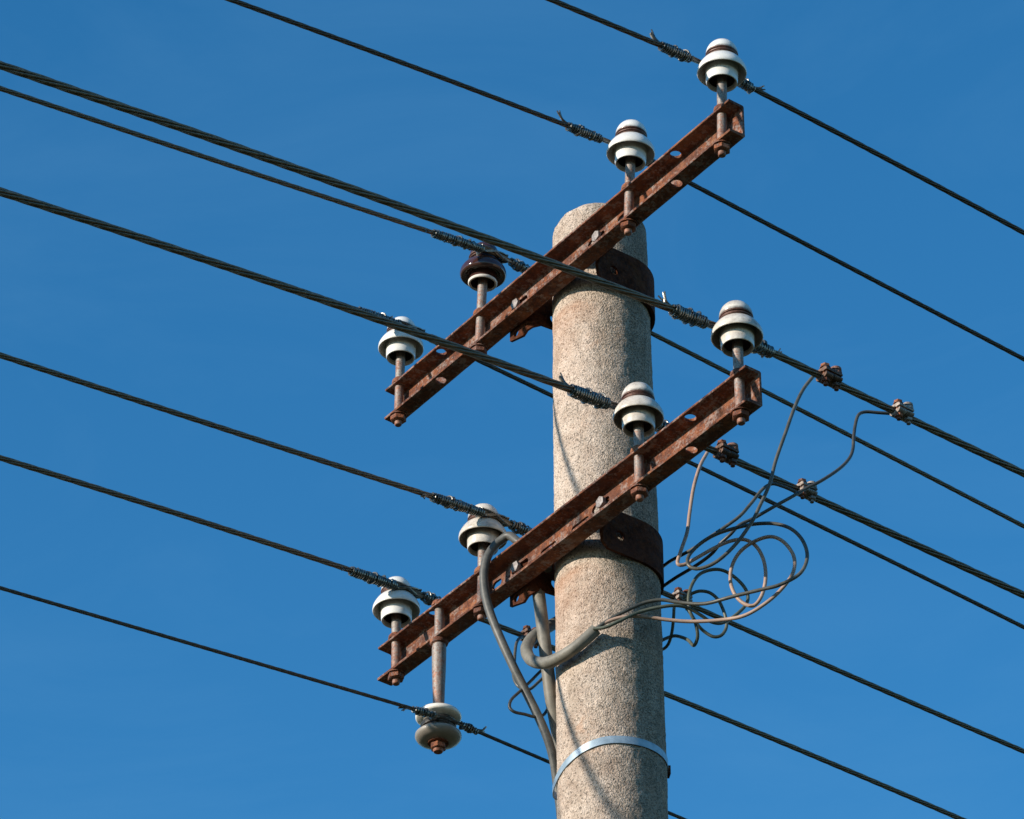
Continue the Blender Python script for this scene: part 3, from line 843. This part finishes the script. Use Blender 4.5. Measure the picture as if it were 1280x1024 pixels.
def connector(key, px, py, label, mat='clampm', size=1.0, pale=False, flip=1):
    c = WIRES[key]
    lo, hi = 0.0, 1.6                                   # where on the wire is that pixel column
    def col(p):
        q = p - CAM; return 640 + FPX * q.x / q.dot(_D)
    for _ in range(40):
        mid = (lo + hi) / 2
        if col(c(mid)) < px: lo = mid
        else: hi = mid
    p = c(lo); d = (c(lo + .02) - c(lo - .02)).normalized()
    y = d; zc = V((-.12 * flip, -.1, 1)); zc = (zc - y * zc.dot(y)).normalized(); x = y.cross(zc)
    t = empty('wire_clamp', p, Matrix((x, y, zc)).transposed())
    tag(t, label, 'wire clamp', 'bolted tap clamps on the wires')
    r = RW.get(key, .006); k = size
    # two grooved jaws above and below, rounded, wider on the camera side to take the tap
    for s_, nm in ((1, 'upper_jaw'), (-1, 'lower_jaw')):
        m = MB()
        for (yo, hh) in ((-.0100, 1.0), (.0095, .86)):
            prof = []
            ring = [(-.008, .0015), (-.0088, .0065), (-.0065, .0105), (-.002, .0122), (.004, .0122), (.010, .0118), (.0165, .0112), (.0205, .0085), (.0220, .0050), (.021, .0015), (.016, .003), (.012, .0015), (.007, .0045), (.0, .006), (-.006, .0045)]
            n_ = len(ring); a = [V((q[0] * k, (yo - .0095) * k, q[1] * k * s_ * hh)) for q in ring]; b = [V((q[0] * k, (yo + .0088) * k, q[1] * k * s_ * hh)) for q in ring]
            m.add(a + b, [tuple(range(n_)), tuple(range(2 * n_ - 1, n_ - 1, -1))] + [(i, n_ + i, n_ + (i + 1) % n_, (i + 1) % n_) for i in range(n_)])
        o_ = m.build(nm, M[mat], t, sharp=40); bv = o_.modifiers.new('bevel', 'BEVEL'); bv.width = .0024; bv.segments = 3; bv.limit_method = 'ANGLE'; bv.angle_limit = radians(35)
    for (yo, up_, xo) in ((-.0125, 1, .010), (.0115, 1, .0105)):
        o = V((xo * k, yo * k, 0)); m = MB()
        if yo > 0:
            m.lathe([(.003 * k, .0232 * k), (.0075 * k, .0230 * k), (.0100 * k, .0212 * k), (.0102 * k, .0165 * k), (.0080 * k, .0152 * k), (.0080 * k, .0140 * k), (.0108 * k, .0132 * k), (.0112 * k, .0070 * k), (.0100 * k, .0055 * k)], 20, o=o)
        else: m.prism(6, .0088 * k, .0128 * k, .0205 * k, o=o, phase=yo * 60, ch=.002)
        m.lathe([(.004 * k, .0112 * k), (.0098 * k, .0112 * k), (.0098 * k, .0126 * k), (.004 * k, .0126 * k)], 18, o=o)
        m.tube([o + Z * -.025 * k, o + Z * .012 * k], .0042 * k, 10)
        m.build('bolt', M['clamp_pale' if (pale and yo > 0) else 'rust_nut'], t)
        m = MB(); m.prism(6, .0085 * k, -.0195 * k, -.0118 * k, o=o, phase=1 + yo * 30); m.build('nut', M['rust_nut' if yo < 0 else mat], t)
    return t
connector('Q4', 1034, 473, 'rusty bolted clamp on the thick wire nearest the right end of the lower crossarm', 'clampm', 1.08)
connector('Q4', 1125, 518, 'pale bolted clamp with a square-bent wire, furthest right', 'clamp_pale', 1.0, True)
connector('Q3', 905, 569, 'rusty bolted clamp just right of the lower crossarm underside', 'clampm', 1.08)
connector('Q3', 1005, 617, 'pale bolted clamp in the middle of the lower thick wire', 'clamp_pale', .98, True)
connector('Q2', 850, 748, 'small bolted clamp close to the right edge of the pole', 'clamp_pale', .95)
connector('Q1', 661, 795, 'small clamp left of the pole peeping out behind the cable loop', 'clampm', .95)
